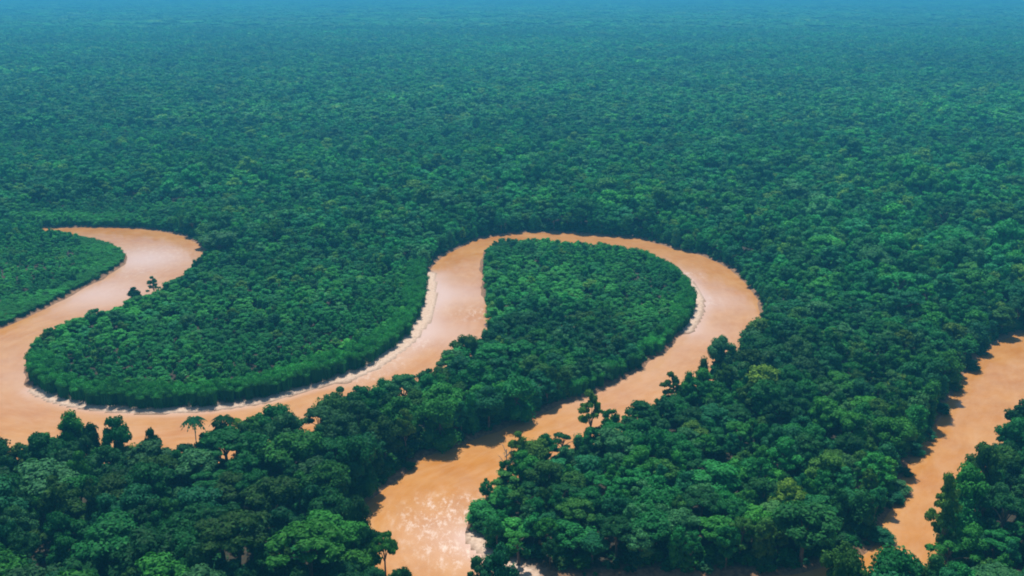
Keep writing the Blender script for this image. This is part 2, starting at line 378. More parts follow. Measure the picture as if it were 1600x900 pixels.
def lobe_list(kind, r):
    """list of (centre, radius, squash)"""
    L = []
    def ring(n, rad, zz, lr, jz=.12, sq=.8):
        a0 = r.random() * 6.28
        for i in range(n):
            a = a0 + 6.283 * i / n + r.normal() * .22; q_ = rad * (1 + r.normal() * .12)
            L.append((np.array([math.cos(a) * q_, math.sin(a) * q_, zz + r.normal() * jz]), lr * (.8 + .45 * r.random()), sq))
    if kind == 'dome':
        ring(9, .70, 2.0, .30, .14); ring(6, .42, 2.38, .32, .1); ring(2, .14, 2.62, .32, .05); ring(5, .5, 1.75, .3, .1)
    elif kind == 'round':
        ring(8, .68, 1.8, .34, .16); ring(7, .55, 2.2, .34, .12); ring(3, .22, 2.62, .34, .05); ring(6, .55, 1.35, .32, .1)
    elif kind == 'tall':
        ring(5, .48, 1.3, .36, .15); ring(6, .56, 1.75, .36, .15); ring(5, .44, 2.2, .34, .12); ring(3, .2, 2.65, .30, .08)
    elif kind == 'umbrella':
        ring(11, .82, 2.35, .24, .1, .55); ring(7, .5, 2.6, .27, .07, .55); ring(3, .2, 2.74, .28, .04, .55)
    elif kind == 'sparse':
        ring(6, .78, 2.0, .24, .22, .7); ring(4, .42, 2.45, .24, .14, .7); ring(2, .2, 2.62, .28, .02, .7); ring(3, .5, 1.5, .2, .1, .7)
    elif kind == 'layered':
        ring(7, .74, 1.55, .27, .06, .5); ring(6, .58, 2.0, .27, .06, .5); ring(4, .38, 2.4, .25, .05, .55); ring(2, .12, 2.6, .34, .02, .7)
    elif kind == 'draped':
        ring(7, .5, .5, .42, .15, 1.2); ring(7, .5, 1.2, .42, .2, 1.2); ring(6, .45, 1.9, .42, .15, 1.1); ring(3, .2, 2.5, .4, .08, 1)
    elif kind == 'bush':
        ring(8, .68, .75, .42, .2, 1.5); ring(6, .45, 1.6, .42, .2, 1.4); ring(3, .2, 2.25, .42, .1, 1.3)
    return L
def tube(acc, pts, rad, sides=6, mi=0):
    pts = [np.array(p, float) for p in pts]; vs = []
    for i, p in enumerate(pts):
        d = pts[min(i+1, len(pts)-1)] - pts[max(i-1, 0)]; d /= np.linalg.norm(d) + 1e-9
        a = np.cross(d, [0.3, 1, 0.1]); a /= np.linalg.norm(a); b = np.cross(d, a)
        for k in range(sides):
            t = 6.283 * k / sides; vs.append(p + (a * math.cos(t) + b * math.sin(t)) * rad[i])
    f = []
    for i in range(len(pts) - 1):
        for k in range(sides):
            p0, p1 = i*sides + k, i*sides + (k+1) % sides
            f += [(p0, p1, p1 + sides), (p0, p1 + sides, p0 + sides)]
    acc.add(np.array(vs), f, .5, mi)
def make_crown(kind, seed, nl, size, core=True, lo=False):
    r = np.random.default_rng(seed); acc = Acc(); L = lobes_for(kind, r)
    if lo: L = [x for i, x in enumerate(L) if i % 2 == 0]
    for c, rad, sq in L:
        if lo: rad = rad * 1.3
        bd = dirs(r)
        if core:
            V_, F_ = (IV1, IF1) if lo else (IV2, IF2)
            v = V_ * (.66 + r.normal(size=(len(V_), 1)) * .07 + .36 * bump(V_, bd)[:, None]) * rad * np.array([1, 1, sq]) + c
            acc.add(v, F_, np.clip(.32 + .1 * r.normal(size=len(F_)), 0, 1))
        leaves(acc, r, c, rad, nl, size, squash=sq, bd=bd)
    return acc, L
def make_trunk(kind, seed, L, acc=None, mi=0, r0=.075):
    r = np.random.default_rng(seed + 99); acc = acc or Acc()
    top = 1.2 if kind not in ('umbrella', 'sparse') else 1.7
    if kind == 'bush': top = .5
    bend = r.normal(size=2) * .08
    tube(acc, [(0, 0, -.25), (0, 0, .05), (bend[0] * .5, bend[1] * .5, top * .5), (bend[0], bend[1], top)], [r0 * 1.5, r0 * 1.15, r0 * .9, r0 * .7], 7, mi)
    for i, (c, rad, sq) in enumerate(L):
        if i % 2 and kind != 'sparse': continue
        s0 = np.array([bend[0], bend[1], top * (.8 + .2 * r.random())]); e = np.array(c)
        mm = (s0 + e) / 2 + np.array([0, 0, .12]); mm[:2] *= .8
        tube(acc, [s0, mm, e], [r0 * .45, r0 * .3, r0 * .12], 5, mi)
    return acc
def palm_crown(seed):
    r = np.random.default_rng(seed); acc = Acc(); n = 26
    for i in range(n):
        a = 6.283 * i / n + r.normal() * .15; el = .2 + .75 * r.random(); ln = .85 + .3 * r.random(); w = .16
        d = np.array([math.cos(a), math.sin(a), 0]); sd_ = np.array([-d[1], d[0], 0]); L_ = []; R_ = []; M_ = []
        for k in range(7):
            t = k / 6; rr = ln * (math.cos(el) * t + .15 * t); zz = ln * (math.sin(el) * t * 1.2 - 1.1 * t * t) * .55
            p = d * rr + np.array([0, 0, 2.72 + zz]); ww = w * (math.sin(math.pi * min(1, t * .9 + .12)) + .05)
            M_.append(p); L_.append(p + sd_ * ww - [0, 0, ww * .6]); R_.append(p - sd_ * ww - [0, 0, ww * .6])
        for side in (L_, R_):
            for k in range(6):                                   # leaflets: gaps between them
                v = np.array([M_[k], M_[k+1], side[k+1], side[k] * .55 + side[k+1] * .45]); acc.add(v, [(0, 1, 2), (0, 2, 3)], .4 + .25 * r.random())
    acc.add(IV1 * .1 + [0, 0, 2.7], IF1, .3); return acc
def palm_trunk(seed):
    acc = Acc(); b = np.random.default_rng(seed).normal(size=2) * .12
    tube(acc, [(b[0], b[1], -.2), (b[0] * .6, b[1] * .6, .6), (b[0] * .2, b[1] * .2, 1.6), (0, 0, 2.72)], [.06, .042, .035, .04], 7); return acc
def bare_tree(seed):
    r = np.random.default_rng(seed); acc = Acc()
    tube(acc, [(0, 0, -.2), (.02, 0, .9), (.05, .03, 1.9), (.02, .06, 2.5)], [.09, .07, .05, .03], 7)
    tips = []
    for i in range(9):
        z0 = 1.1 + 1.3 * i / 9; a = i * 2.4 + r.normal() * .3; ln = .9 - .35 * i / 9
        e = np.array([math.cos(a) * ln, math.sin(a) * ln, z0 + .55]); s0 = np.array([.03, .02, z0]); mm = (s0 + e) / 2 + [0, 0, -.05]
        tube(acc, [s0, mm, e], [.04, .028, .012], 5)
        for k in range(3):
            a2 = a + r.normal() * .7; e2 = e * (.7 + .1 * k) + np.array([math.cos(a2) * .3, math.sin(a2) * .3, .25]) * (.6 + .5 * r.random())
            tube(acc, [mm * (1 - k * .3) + e * k * .3, (mm + e2) / 2 + [0, 0, .05], e2], [.018, .013, .006], 4); tips.append(e2)
    return acc, tips
def acc_mesh(name, acc, mats):
    v, f, t, mi = acc.arrays(); return mesh_np(name, v, f, mats, mi, {"tone": ('FACE', t)})

KINDS = ['dome', 'round', 'tall', 'umbrella', 'sparse', 'layered', 'draped', 'bush']
HERO = {}
for i, k in enumerate(KINDS):
    HERO[k] = []
    for j in range(3 if k in ('dome', 'round', 'tall', 'layered') else 2):
        a, L = make_crown(k, 100 * i + j, 170, .068); HERO[k].append((acc_mesh("crown", a, [LEAF]), acc_mesh("trunk", make_trunk(k, 100*i+j, L), [BARK])))
HERO['palm'] = [(acc_mesh("crown", palm_crown(j), [LEAF]), acc_mesh("trunk", palm_trunk(j), [PALE_BARK])) for j in range(2)]
HERO['bare'] = []
for j in range(2):
    a, tips = bare_tree(40 + j); lf = Acc(); r_ = np.random.default_rng(j)
    for e in tips[::3]: leaves(lf, r_, e, .10, 7, .045)
    HERO['bare'].append((acc_mesh("leaf_sprays", lf, [LEAF]), acc_mesh("trunk", a, [PALE_BARK])))

# prototypes of the uncountable forest: crown and trunk in one mesh, three levels of detail
def proto_coll(name, specs):
    c = bpy.data.collections.new(name)
    for i, (k, lod, seed) in enumerate(specs):
        if k == 'cluster':                                       # a patch of far canopy about seven crowns wide
            r = np.random.default_rng(seed); acc = Acc()
            for q_ in range(13):
                a_, d_ = r.random() * 6.283, math.sqrt(r.random()) * 1.0; hh = 2.3 + .55 * r.random(); rad = .20 + .14 * r.random()
                cc = np.array([math.cos(a_) * d_, math.sin(a_) * d_, hh])
                acc.add(IV2 * (1 + r.normal(size=(42, 1)) * .14) * rad * [1, 1, 1.1] + cc, IF2, np.clip(.4 + .15 * r.normal(size=80), 0, 1))
                leaves(acc, r, cc, rad, 34, .075, squash=1.1)
            me = acc_mesh("%s_%02d" % (name, i), acc, [LEAF, BARK])
        else:
            nl, sz = {1: (85, .092), 2: (34, .16)}[lod]
            acc, L = make_crown(k, 1000 + seed, nl, sz, True, lod == 2)
            if lod == 1: make_trunk(k, seed, L[::2], acc, 1)
            me = acc_mesh("%s_%02d" % (name, i), acc, [LEAF, BARK])
        c.objects.link(bpy.data.objects.new(me.name, me))
    return c
MIDK = ['dome', 'round', 'tall', 'umbrella', 'sparse', 'layered', 'dome', 'round', 'tall', 'layered', 'draped', 'bush']
C_MID = proto_coll("canopy_mid", [(k, 1, j) for j, k in enumerate(MIDK)])
C_FAR = proto_coll("canopy_far", [(k, 2, j) for j, k in enumerate(MIDK[:10])])
C_CLU = proto_coll("canopy_patch", [('cluster', 0, j) for j in range(6)])

def scatter(name, pts, parts_coll, extra=None):
    """one stuff object: several point sets, each instancing its own prototypes"""
    ng = bpy.data.node_groups.new(name, 'GeometryNodeTree')
    ng.interface.new_socket("Geometry", in_out='INPUT', socket_type='NodeSocketGeometry')
    ng.interface.new_socket("Geometry", in_out='OUTPUT', socket_type='NodeSocketGeometry')
    n, l = ng.nodes, ng.links; gi = n.new("NodeGroupInput"); out = n.new("NodeGroupOutput"); jn = n.new("GeometryNodeJoinGeometry")
    def named(nm, t):
        x = n.new("GeometryNodeInputNamedAttribute"); x.data_type = t; x.inputs["Name"].default_value = nm; return x.outputs["Attribute"]
    for k, coll in enumerate(parts_coll):
        ci = n.new("GeometryNodeCollectionInfo"); ci.inputs["Collection"].default_value = coll
        ci.inputs["Separate Children"].default_value = True; ci.inputs["Reset Children"].default_value = True
        cmp = n.new("FunctionNodeCompare"); cmp.data_type = 'INT'; cmp.operation = 'EQUAL'
        l.new(named("level", 'INT'), cmp.inputs[2]); cmp.inputs[3].default_value = k
        ip = n.new("GeometryNodeInstanceOnPoints"); ip.inputs["Pick Instance"].default_value = True
        l.new(gi.outputs[0], ip.inputs["Points"]); l.new(cmp.outputs[0], ip.inputs["Selection"]); l.new(ci.outputs[0], ip.inputs["Instance"])
        l.new(named("pick", 'INT'), ip.inputs["Instance Index"])
        l.new(named("rot", 'FLOAT_VECTOR'), ip.inputs["Rotation"]); l.new(named("scl", 'FLOAT_VECTOR'), ip.inputs["Scale"])
        l.new(ip.outputs[0], jn.inputs[0])
    l.new(jn.outputs[0], out.inputs[0])
    me = bpy.data.meshes.new(name); P = pts
    me.vertices.add(len(P['x'])); me.vertices.foreach_set("co", np.stack([P['x'], P['y'], P['z']], 1).astype(np.float32).ravel())
    for an, tp, arr in (("level", 'INT', P['level']), ("pick", 'INT', P['pick'])):
        a = me.attributes.new(an, tp, 'POINT'); a.data.foreach_set("value", arr.astype(np.int32))
    for an, arr in (("rot", P['rot']), ("scl", P['scl']), ("tint", P['tint'])):
        a = me.attributes.new(an, 'FLOAT_VECTOR', 'POINT'); a.data.foreach_set("vector", arr.astype(np.float32).ravel())
    me.update(); o = link(name, me); md = o.modifiers.new("canopy", 'NODES'); md.node_group = ng; o["kind"] = "stuff"; return o

# ------------------------------------------------------------------ how tall the forest stands, region by region (photo pixel, height, crown radius)
ZONES = [(60,430,4,1.6),(0,400,4.5,1.7),(150,400,3.5,1.5),(-150,450,5,2),(0,500,3,1.4),(-150,400,5,2),
 (100,610,5,1.9),(260,625,5.5,1.9),(400,610,5.5,1.9),(520,580,5.5,1.9),(600,530,5.5,1.9),(645,480,5.5,1.9),(655,440,6,2.1),(350,560,6.5,2.2),
 (150,570,6.5,2.3),(80,560,6,2.2),(350,510,8,3),(200,520,8,3),(500,470,8.5,3.1),(580,430,9,3.2),(400,440,9.5,3.3),(320,450,9,3.1),(620,400,11,3.6),
 (350,385,15,4.2),(480,385,13,3.8),(600,370,14,4.1),(300,300,17,4.9),(100,320,15,4.5),(0,340,13,4.1),(800,300,18,5.1),(700,350,16,4.5),(950,345,17,4.9),(1300,300,18,5.1),
 (800,395,8,2.7),(900,400,7.5,2.5),(960,404,6.5,2.1),(1030,445,5.5,1.9),(1060,480,5.5,1.9),(780,440,8,2.9),(1000,540,7.5,2.7),(950,590,8,2.9),(900,470,8.5,3.1),(850,530,10,3.6),(900,560,10,3.5),
 (800,620,12,3.6),(720,600,14,4.1),(650,690,15,4.3),(700,660,14,4.1),(620,740,15,4.2),
 (100,800,17,5),(400,800,17,5.2),(550,900,16,4.9),(300,740,15,4.5),(100,740,15,4.4),(500,720,16,4.5),(0,900,18,5.3),(300,950,18,5.3),
 (780,800,8,3),(800,850,9,3.2),(860,780,11,3.8),(850,860,12,3.8),(1000,750,13,4),(1200,650,13.5,3.9),(1100,850,13,4),(1300,800,13.5,4),(1400,650,13,3.6),(1340,830,13,3.8),
 (1480,570,13,3.9),(1200,560,14,4.1),(1400,450,17,4.9),(1250,400,16,4.5),(1500,450,17,4.9),(1600,400,17,4.9),
 (1560,850,16,4.6),(1620,780,15,4.5),(1450,960,14,4.2),(900,1050,12,4.1),
 (0,385,8.5,2.7),(-150,380,8.5,2.7),(60,381,7,2.1),(60,338,5,2.1),(150,340,5,2.1)]
za = np.array(ZONES, float); zx, zy = ground(za[:, 0], za[:, 1])
def zone(x, y):
    w = 1.0 / (((x[:, None] - zx)**2 + (y[:, None] - zy)**2) + 30.0) ** 1.8
    w /= w.sum(1)[:, None]; return w @ za[:, 2], w @ za[:, 3]

# tints: name, base colour, weight
TINTS = [("dark green", (0.011, 0.090, 0.026), 17), ("emerald green", (0.015, 0.165, 0.040), 30), ("blue-green", (0.014, 0.140, 0.060), 14),
         ("bright green", (0.034, 0.215, 0.032), 16), ("yellow-green", (0.085, 0.210, 0.026), 4), ("grey-green", (0.044, 0.180, 0.068), 9), ("olive green", (0.038, 0.140, 0.024), 8)]
TC = np.array([t[1] for t in TINTS]) * [1.12, 1.0, .95]; TW = np.array([t[2] for t in TINTS], float); TW /= TW.sum()

# ------------------------------------------------------------------ hand-placed trees seen in the photograph
# kind, photo pixel of the crown's top, base pixel row, crown radius m, tint index, look, place
def base_for(px, top_py, h):
    """ground point whose tree of height h has its top at this photo pixel"""
    x, y = ground(px, top_py, z=h); return float(x), float(y)
HAND = [
 ('dome', 65, 722, 19, 9.5, 5, "huge broad pale grey-green domed tree standing above the dark wood near the lower left corner"),
 ('tall', 105, 636, 15, 4.5, 3, "leaning green tree rising above the wood edge below the widest part of the left channel"),
 ('round', 176, 650, 15, 4.4, 1, "upright rounded tree against the orange water below the left river loop"),
 ('tall', 137, 655, 13, 3.2, 0, "slim dark tree left of the upright rounded tree below the left loop"),
 ('round', 234, 668, 11, 2.6, 0, "small dark rounded tree standing against the orange water left of the palm row"),
 ('palm', 302, 646, 17, 4.2, 2, "palm at the left end of the row of palms on the lower loop bank"),
 ('palm', 348, 645, 16, 4.0, 0, "dark palm with a bare pale trunk right of the middle of the palm row"),
 ('palm', 364, 650, 16, 3.6, 4, "yellowish palm at the right end of the palm row on the lower loop bank"),
 ('dome', 302, 702, 17, 7.0, 5, "pale grey-green domed tree in front of the palm row"),
 ('dome', 425, 628, 15, 5.5, 1, "dark rounded tree reaching over the channel right of the palm row"),
 ('dome', 440, 650, 16, 6.6, 1, "wide emerald crown just below the rounded tree right of the palm row"),
 ('sparse', 525, 602, 14, 4.6, 5, "thin pale open-crowned tree on the bank right of the wide emerald crown"),
 ('round', 562, 603, 15, 4.8, 1, "rounded green tree beside the nearly leafless tree at the narrow of the left loop"),

 ('round', 208, 449, 9, 3.0, 0, "small dark rounded tree at the water's edge on the left loop's upper shore"),
 ('layered', 238, 432, 9, 3.2, 5, "pale layered tree beside the small dark rounded tree on the left loop's upper shore"),
 ('layered', 72, 516, 8, 3.2, 6, "open brownish tree at the left loop's western shore"),
 ('dome', 342, 358, 19, 9.5, 5, "great pale grey-green dome at the head of the upper left bend"),
 ('dome', 726, 520, 11, 5.0, 6, "low brownish-green tree overhanging the water on the inner peninsula's left shore"),
 ('dome', 704, 545, 12, 5.4, 5, "open pale tree hanging over the water below the low brownish-green one"),
 ('layered', 925, 609, 13, 4.6, 4, "yellow-green spreading tree almost closing the channel between the two peninsulas"),
 ('layered', 852, 676, 9, 4.4, 1, "pointed layered tree rising into the lower channel from the right peninsula"),
 ('dome', 1608, 622, 14, 5.4, 0, "dark domed tree at the photo's right edge beside the right channel"),
 ('dome', 1592, 655, 14, 5.2, 1, "emerald domed tree on the right channel's east bank below the dark edge tree"),
 ('round', 1575, 690, 14, 5.0, 0, "dark rounded tree on the right channel's east bank, third from the edge"),
 ('layered', 812, 676, 11, 4.0, 4, "thin yellowish tree leaning over the lower channel left of the pointed layered tree"),
 ('bare', 792, 690, 8, 3.0, 5, "low bare pale branches reaching out over the lower channel"),
 ('layered', 1052, 582, 14, 4.2, 6, "olive brown tree at the shore below the great right bend"),
 ('dome', 1128, 524, 13, 5.2, 5, "grey-green tree leaning over the river below the great right bend"),
 ('layered', 1172, 506, 12, 4.4, 6, "olive tree at the shore tip below the great right bend"),
 ('dome', 1125, 806, 13, 6.0, 3, "bright rounded tree at the lower shore of the right peninsula"),
 ('dome', 1020, 800, 14, 6.6, 1, "broad emerald tree at the lower shore of the right peninsula"),
 ('dome', 1255, 790, 13, 6.8, 3, "big bright bushy crown near the lower tip of the right peninsula"),
 ('dome', 1330, 845, 8, 5.0, 6, "olive bush-like tree at the bottom edge below the right peninsula tip"),
 ('dome', 1405, 855, 12, 6.5, 1, "broad dark emerald tree filling the bottom of the right channel"),
 ('dome', 1545, 690, 15, 5.0, 6, "olive tree reaching over the right channel"),
 ('dome', 1515, 720, 15, 5.2, 3, "green tree with a ragged edge at the bend of the right channel shore"),
 ('layered', 1487, 738, 14, 4.4, 4, "yellowish open tree at the shore of the right channel"),
 ('layered', 1484, 775, 11, 3.0, 6, "brownish small tree poking out over the right channel"),
 ('dome', 300, 760, 17, 7.0, 2, "blue-green domed tree in the middle of the lower left wood"),
 ('dome', 548, 818, 16, 6.2, 3, "wide bright green dome at the corner where the lower channel turns"),
 ('round', 780, 850, 9, 4.6, 2, "blue-green rounded tree at the bottom edge beside the sandy shore"),
 ('layered', 745, 862, 9, 3.2, 5, "pale layered tree at the bottom edge in front of the riffles"),
 ('dome', 250, 870, 18, 7.4, 3, "broad bright green crown at the bottom edge below the blue-green dome"),
 ('dome', 500, 800, 17, 6.8, 3, "yellowish green rounded crown left of the wide bright dome"),
]
BUSHES = [(1385, 838, 3.5, 2, "round teal bush at the water's edge at the right peninsula's lower tip"), (1413, 763, 4.0, 5, "pale blue-grey bush hanging over the right channel"),
 (1398, 780, 3.0, 2, "low blue-green bush below the pale blue-grey bush on the right channel"), (1425, 740, 2.2, 6, "small olive bush above the pale blue-grey bush on the right channel"),
 (1440, 705, 3.2, 2, "blue-green shrub halfway up the right channel shore"), (1455, 678, 3.2, 2, "teal shrub on the right channel shore above the halfway shrub"),
 (1478, 640, 3.0, 2, "blue-green bush on the upper right channel shore"), (1500, 605, 2.6, 4, "yellowish bush under the dark trees of the upper right channel"),
 (1528, 573, 3.4, 5, "grey-white leaved bush jutting into the water near the right channel's head"), (1545, 552, 2.4, 6, "dark olive bush at the head of the right channel"),
 (640, 727, 2.0, 6, "low olive tangle on the dark shore opposite the right peninsula")]

# ------------------------------------------------------------------ scatter the forest
def tree_ok(x, y, h, R, low=.42):
    """crown does not stand in front of water that the photo shows"""
    bad = np.zeros(len(x), bool)
    for dx, fz in ((0, .93), (.3, .88), (-.3, .88), (.55, .78), (-.55, .78), (.7, .6), (-.7, .6), (0, .6), (.5, low), (-.5, low)):
        px, py, _ = pixel(x + dx * R, y, h * fz); bad |= in_view_water(px, py)
    return ~bad
hand_xy = []
for k, px, ty_, h, R, ti, lab in HAND: hand_xy.append((*base_for(px, ty_, h), R * .8))
hand_xy = np.array(hand_xy)

NC = 135000
u = rng.random(NC); YN, YF = 120.0, 1000.0
cy_ = np.sqrt(YN**2 + u * (YF**2 - YN**2)); cx_ = (rng.random(NC) - .5) * 2 * (cy_ * .64 + 110)
sd_ = sdf(cx_, cy_); k = sd_ > 1.4; cx_, cy_, sd_ = cx_[k], cy_[k], sd_[k]
h0, R0 = zone(cx_, cy_)
jig = rng.random(len(cx_))
for ln, lo_, hi_, hh_ in CB[:3]:
    k = seg_dist(np.stack([cx_, cy_], 1), ln) > hi_ * (.35 + .7 * rng.random(len(cx_))); cx_, cy_, sd_, h0, R0 = cx_[k], cy_[k], sd_[k], h0[k], R0[k]
jig = rng.random(len(cx_))
R1 = R0 * (.62 + .80 * jig ** 1.7); h1 = h0 * (.80 + .30 * rng.random(len(cx_)) + .14 * (jig > .9) * (h0 > 10))
h1 *= .66 + .68 * fbm(cx_ / 20, cy_ / 20, 31)
em = (rng.random(len(cx_)) < np.where(cy_ > 420, .075, .035)) & (h0 > 11); h1[em] *= 1.25; R1[em] *= 1.4
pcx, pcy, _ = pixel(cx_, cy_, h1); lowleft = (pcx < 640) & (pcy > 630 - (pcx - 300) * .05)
hollow = (fbm(cx_ / 11, cy_ / 11, 91) < np.where(lowleft, .37, .31)) & (h0 > 10)
grid = {}; sel = []; CS = 9.0
for (x, y, r) in hand_xy: grid.setdefault((int(x // CS), int(y // CS)), []).append((x, y, r))
order = np.argsort(-R1 * (.6 + .8 * rng.random(len(R1))))
rag = rng.random(len(cx_)) < .22
ok0 = tree_ok(cx_, cy_, np.where(rag, h1 * .86, h1), np.where(rag, R1 * .6, R1))
sh = h1.copy(); shR = R1.copy()
for f_ in (.75, .55, .4, .28):                               # lower, smaller growth where a full tree would hide the river
    need = ~ok0; hh = h1 * f_; rr = R1 * (f_ * .5 + .5 if f_ > .5 else f_ * 1.1 + .1)
    o2 = tree_ok(cx_, cy_, hh, rr); t = need & o2; sh[t] = hh[t]; shR[t] = rr[t]; ok0 |= o2
for i in order:
    if not ok0[i] or hollow[i]: continue
    x, y, r = cx_[i], cy_[i], shR[i]; gi_, gj = int(x // CS), int(y // CS); bad = False
    for a in (-1, 0, 1):
        for b in (-1, 0, 1):
            for (X, Y, Q) in grid.get((gi_ + a, gj + b), ()):
                if (X - x)**2 + (Y - y)**2 < (.66 * (r + Q))**2: bad = True; break
            if bad: break
        if bad: break
    if not bad: grid.setdefault((gi_, gj), []).append((x, y, r)); sel.append(i)
sel = np.array(sel); X, Y, HT, RR, SDD = cx_[sel], cy_[sel], sh[sel], shR[sel], sd_[sel]
print("near and middle trees:", len(sel))
n_ = len(sel)
big = fbm(X / 45, Y / 45, 77)
KW = {'tallwood': (['dome', 'round', 'tall', 'umbrella', 'sparse', 'layered'], [.32, .24, .12, .10, .09, .13]), 'low': (['round', 'dome', 'tall', 'bush'], [.4, .3, .15, .15])}
kd = np.where(HT > 8.5, rng.choice(KW['tallwood'][0], n_, p=KW['tallwood'][1]), rng.choice(KW['low'][0], n_, p=KW['low'][1]))
kd = np.where((SDD < 4) & (HT < 8), 'bush', kd); kd = np.where((SDD < 5) & (HT >= 8) & (rng.random(n_) < .45), 'draped', kd)
ti = rng.choice(len(TINTS), n_, p=TW)
ti = np.where((HT < 8) & (rng.random(n_) < .6), np.where(big > .5, 3, 1), ti)   # the young growth is more even and brighter
TM = (TC * TW[:, None]).sum(0)
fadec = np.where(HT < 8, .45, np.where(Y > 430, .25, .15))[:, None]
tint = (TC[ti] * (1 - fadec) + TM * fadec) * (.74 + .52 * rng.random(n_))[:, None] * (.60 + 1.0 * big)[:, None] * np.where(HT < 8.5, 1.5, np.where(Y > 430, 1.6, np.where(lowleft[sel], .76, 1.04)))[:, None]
px, py, sc = pixel(X, Y, HT * .8)
infr = (px > -15) & (px < 1615) & (py > 0) & (py < 925)
score = np.where(infr, sc * RR, 0) * np.where(HT > 4, 1, .6)
N_IND = 300 - len(HAND)
ind = np.argsort(-score)[:N_IND]; is_ind = np.zeros(n_, bool); is_ind[ind] = True

fresh = np.zeros(n_)                                         # patches of fresh bright growth
for a_, b_, r_ in ((1430,580,26),(1400,660,24),(1340,740,22),(1180,610,16),(1250,800,16),(1320,560,22),(640,470,24),(560,540,24),(350,600,30),(1000,470,22),(560,860,16),(100,780,10)):
    x0, y0 = ground(a_, b_, z=10); fresh = np.maximum(fresh, np.exp(-((X - x0)**2 + (Y - y0)**2) / r_**2))
tint = tint * (1 + fresh[:, None] * np.array([.75, .38, .05]))
def zland(x, y):
    s_ = sdf(x, y, SDN); return np.where(s_ > 0, 1.0, .2)
Z0 = zland(X, Y) - .2

# the uncountable rest
ki = {k: [j for j, q_ in enumerate(MIDK) if q_ == k] for k in set(MIDK)}
st = ~is_ind
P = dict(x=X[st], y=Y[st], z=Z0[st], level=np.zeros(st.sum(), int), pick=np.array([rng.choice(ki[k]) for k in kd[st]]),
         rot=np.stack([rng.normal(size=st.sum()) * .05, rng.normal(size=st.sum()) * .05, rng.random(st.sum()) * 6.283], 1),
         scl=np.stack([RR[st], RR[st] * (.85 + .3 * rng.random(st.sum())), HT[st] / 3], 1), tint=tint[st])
def far_set(y0, y1, step, level, npick, rad, hgt, grow):
    Ys = []; y = y0
    out = []
    while y < y1:
        s_ = step * (1 + grow * (y - y0) / (y1 - y0)); xs = np.arange(-(y * .62 + 60), y * .62 + 60, s_)
        out.append(np.stack([xs + (rng.random(len(xs)) - .5) * s_ * .8, y + (rng.random(len(xs)) - .5) * s_ * .8, np.full(len(xs), s_ / step)], 1)); y += s_
    o = np.vstack(out); m = len(o); b = fbm(o[:, 0] / 70, o[:, 1] / 70, 77); b2 = fbm(o[:, 0] / 420, o[:, 1] / 300, 78)
    dens = rng.random(m) > .05
    t_ = rng.choice(len(TINTS), m, p=TW)
    r_ = rad * (.62 + .75 * rng.random(m)**1.4) * o[:, 2]
    hh = hgt * (.66 + .44 * rng.random(m)) * (.68 + .64 * b)
    fr = np.hypot(o[:, 0], o[:, 1]); zz = 1.2 + np.clip((fr - 1200) / 4000, 0, 1) * (fbm(o[:, 0] / 1400, o[:, 1] / 1400, 5) - .5) * 14
    d = dict(x=o[:, 0], y=o[:, 1], z=zz, level=np.full(m, level), pick=rng.integers(0, npick, m),
             rot=np.stack([rng.normal(size=m) * .05, rng.normal(size=m) * .05, rng.random(m) * 6.283], 1),
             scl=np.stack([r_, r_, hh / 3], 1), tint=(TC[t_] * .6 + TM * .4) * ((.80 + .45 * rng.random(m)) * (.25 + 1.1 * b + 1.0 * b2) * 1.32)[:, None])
    return {k_: v_[dens] for k_, v_ in d.items()}
P2 = far_set(1000, 3000, 10.8, 1, 10, 8.4, 18, .35)
P3 = far_set(3000, 16000, 27, 2, 6, 21, 19, 2.0)
ALL = {k_: np.concatenate([P[k_], P2[k_], P3[k_]]) for k_ in P}
print("forest instances:", len(ALL['x']))
fo_ = scatter("rainforest", ALL, [C_MID, C_FAR, C_CLU])

# undergrowth: saplings and shrubs filling gaps between trunks and along the banks (uncountable)
m_ = 60000; uy_ = np.sqrt(YN**2 + rng.random(m_) * (620.0**2 - YN**2)); ux_ = (rng.random(m_) - .5) * 2 * (uy_ * .6 + 30)
s_ = sdf(ux_, uy_, SDN); hz, Rz = zone(ux_, uy_)
kk = (s_ > .6) & ((s_ < 7) | (rng.random(m_) < .16)); kk &= ~((s_ < 2.2) & (rng.random(m_) < .3))
ux_, uy_, s_, hz = ux_[kk], uy_[kk], s_[kk], hz[kk]
hu = (1.6 + 2.6 * rng.random(len(ux_))) * np.clip(hz / 9, .55, 1.2) * np.clip(s_ / 3, .5, 1); ru = hu * (.42 + .25 * rng.random(len(ux_)))
sandy = np.zeros(len(ux_), bool)
for ln, w in SANDS: sandy |= (seg_dist(np.stack([ux_, uy_], 1), ln) < w * .9)
kk = tree_ok(ux_, uy_, hu + .8, ru, .2) & ~sandy
ux_, uy_, s_, hu, ru = ux_[kk], uy_[kk], s_[kk], hu[kk], ru[kk]; m_ = len(ux_); print("undergrowth:", m_)
t_ = rng.choice(len(TINTS), m_, p=TW)
U = dict(x=ux_, y=uy_, z=np.where(s_ < 2.5, .3, .9) - .1, level=np.zeros(m_, int), pick=rng.integers(0, 4, m_),
         rot=np.stack([rng.normal(size=m_) * .08, rng.normal(size=m_) * .08, rng.random(m_) * 6.283], 1),
         scl=np.stack([ru, ru, hu / 3], 1), tint=TC[t_] * (.7 + .5 * rng.random(m_))[:, None])
C_UND = proto_coll("shrub_kind", [('bush', 2, 31), ('bush', 2, 32), ('bush', 2, 33), ('round', 2, 34)])
scatter("undergrowth", U, [C_UND])

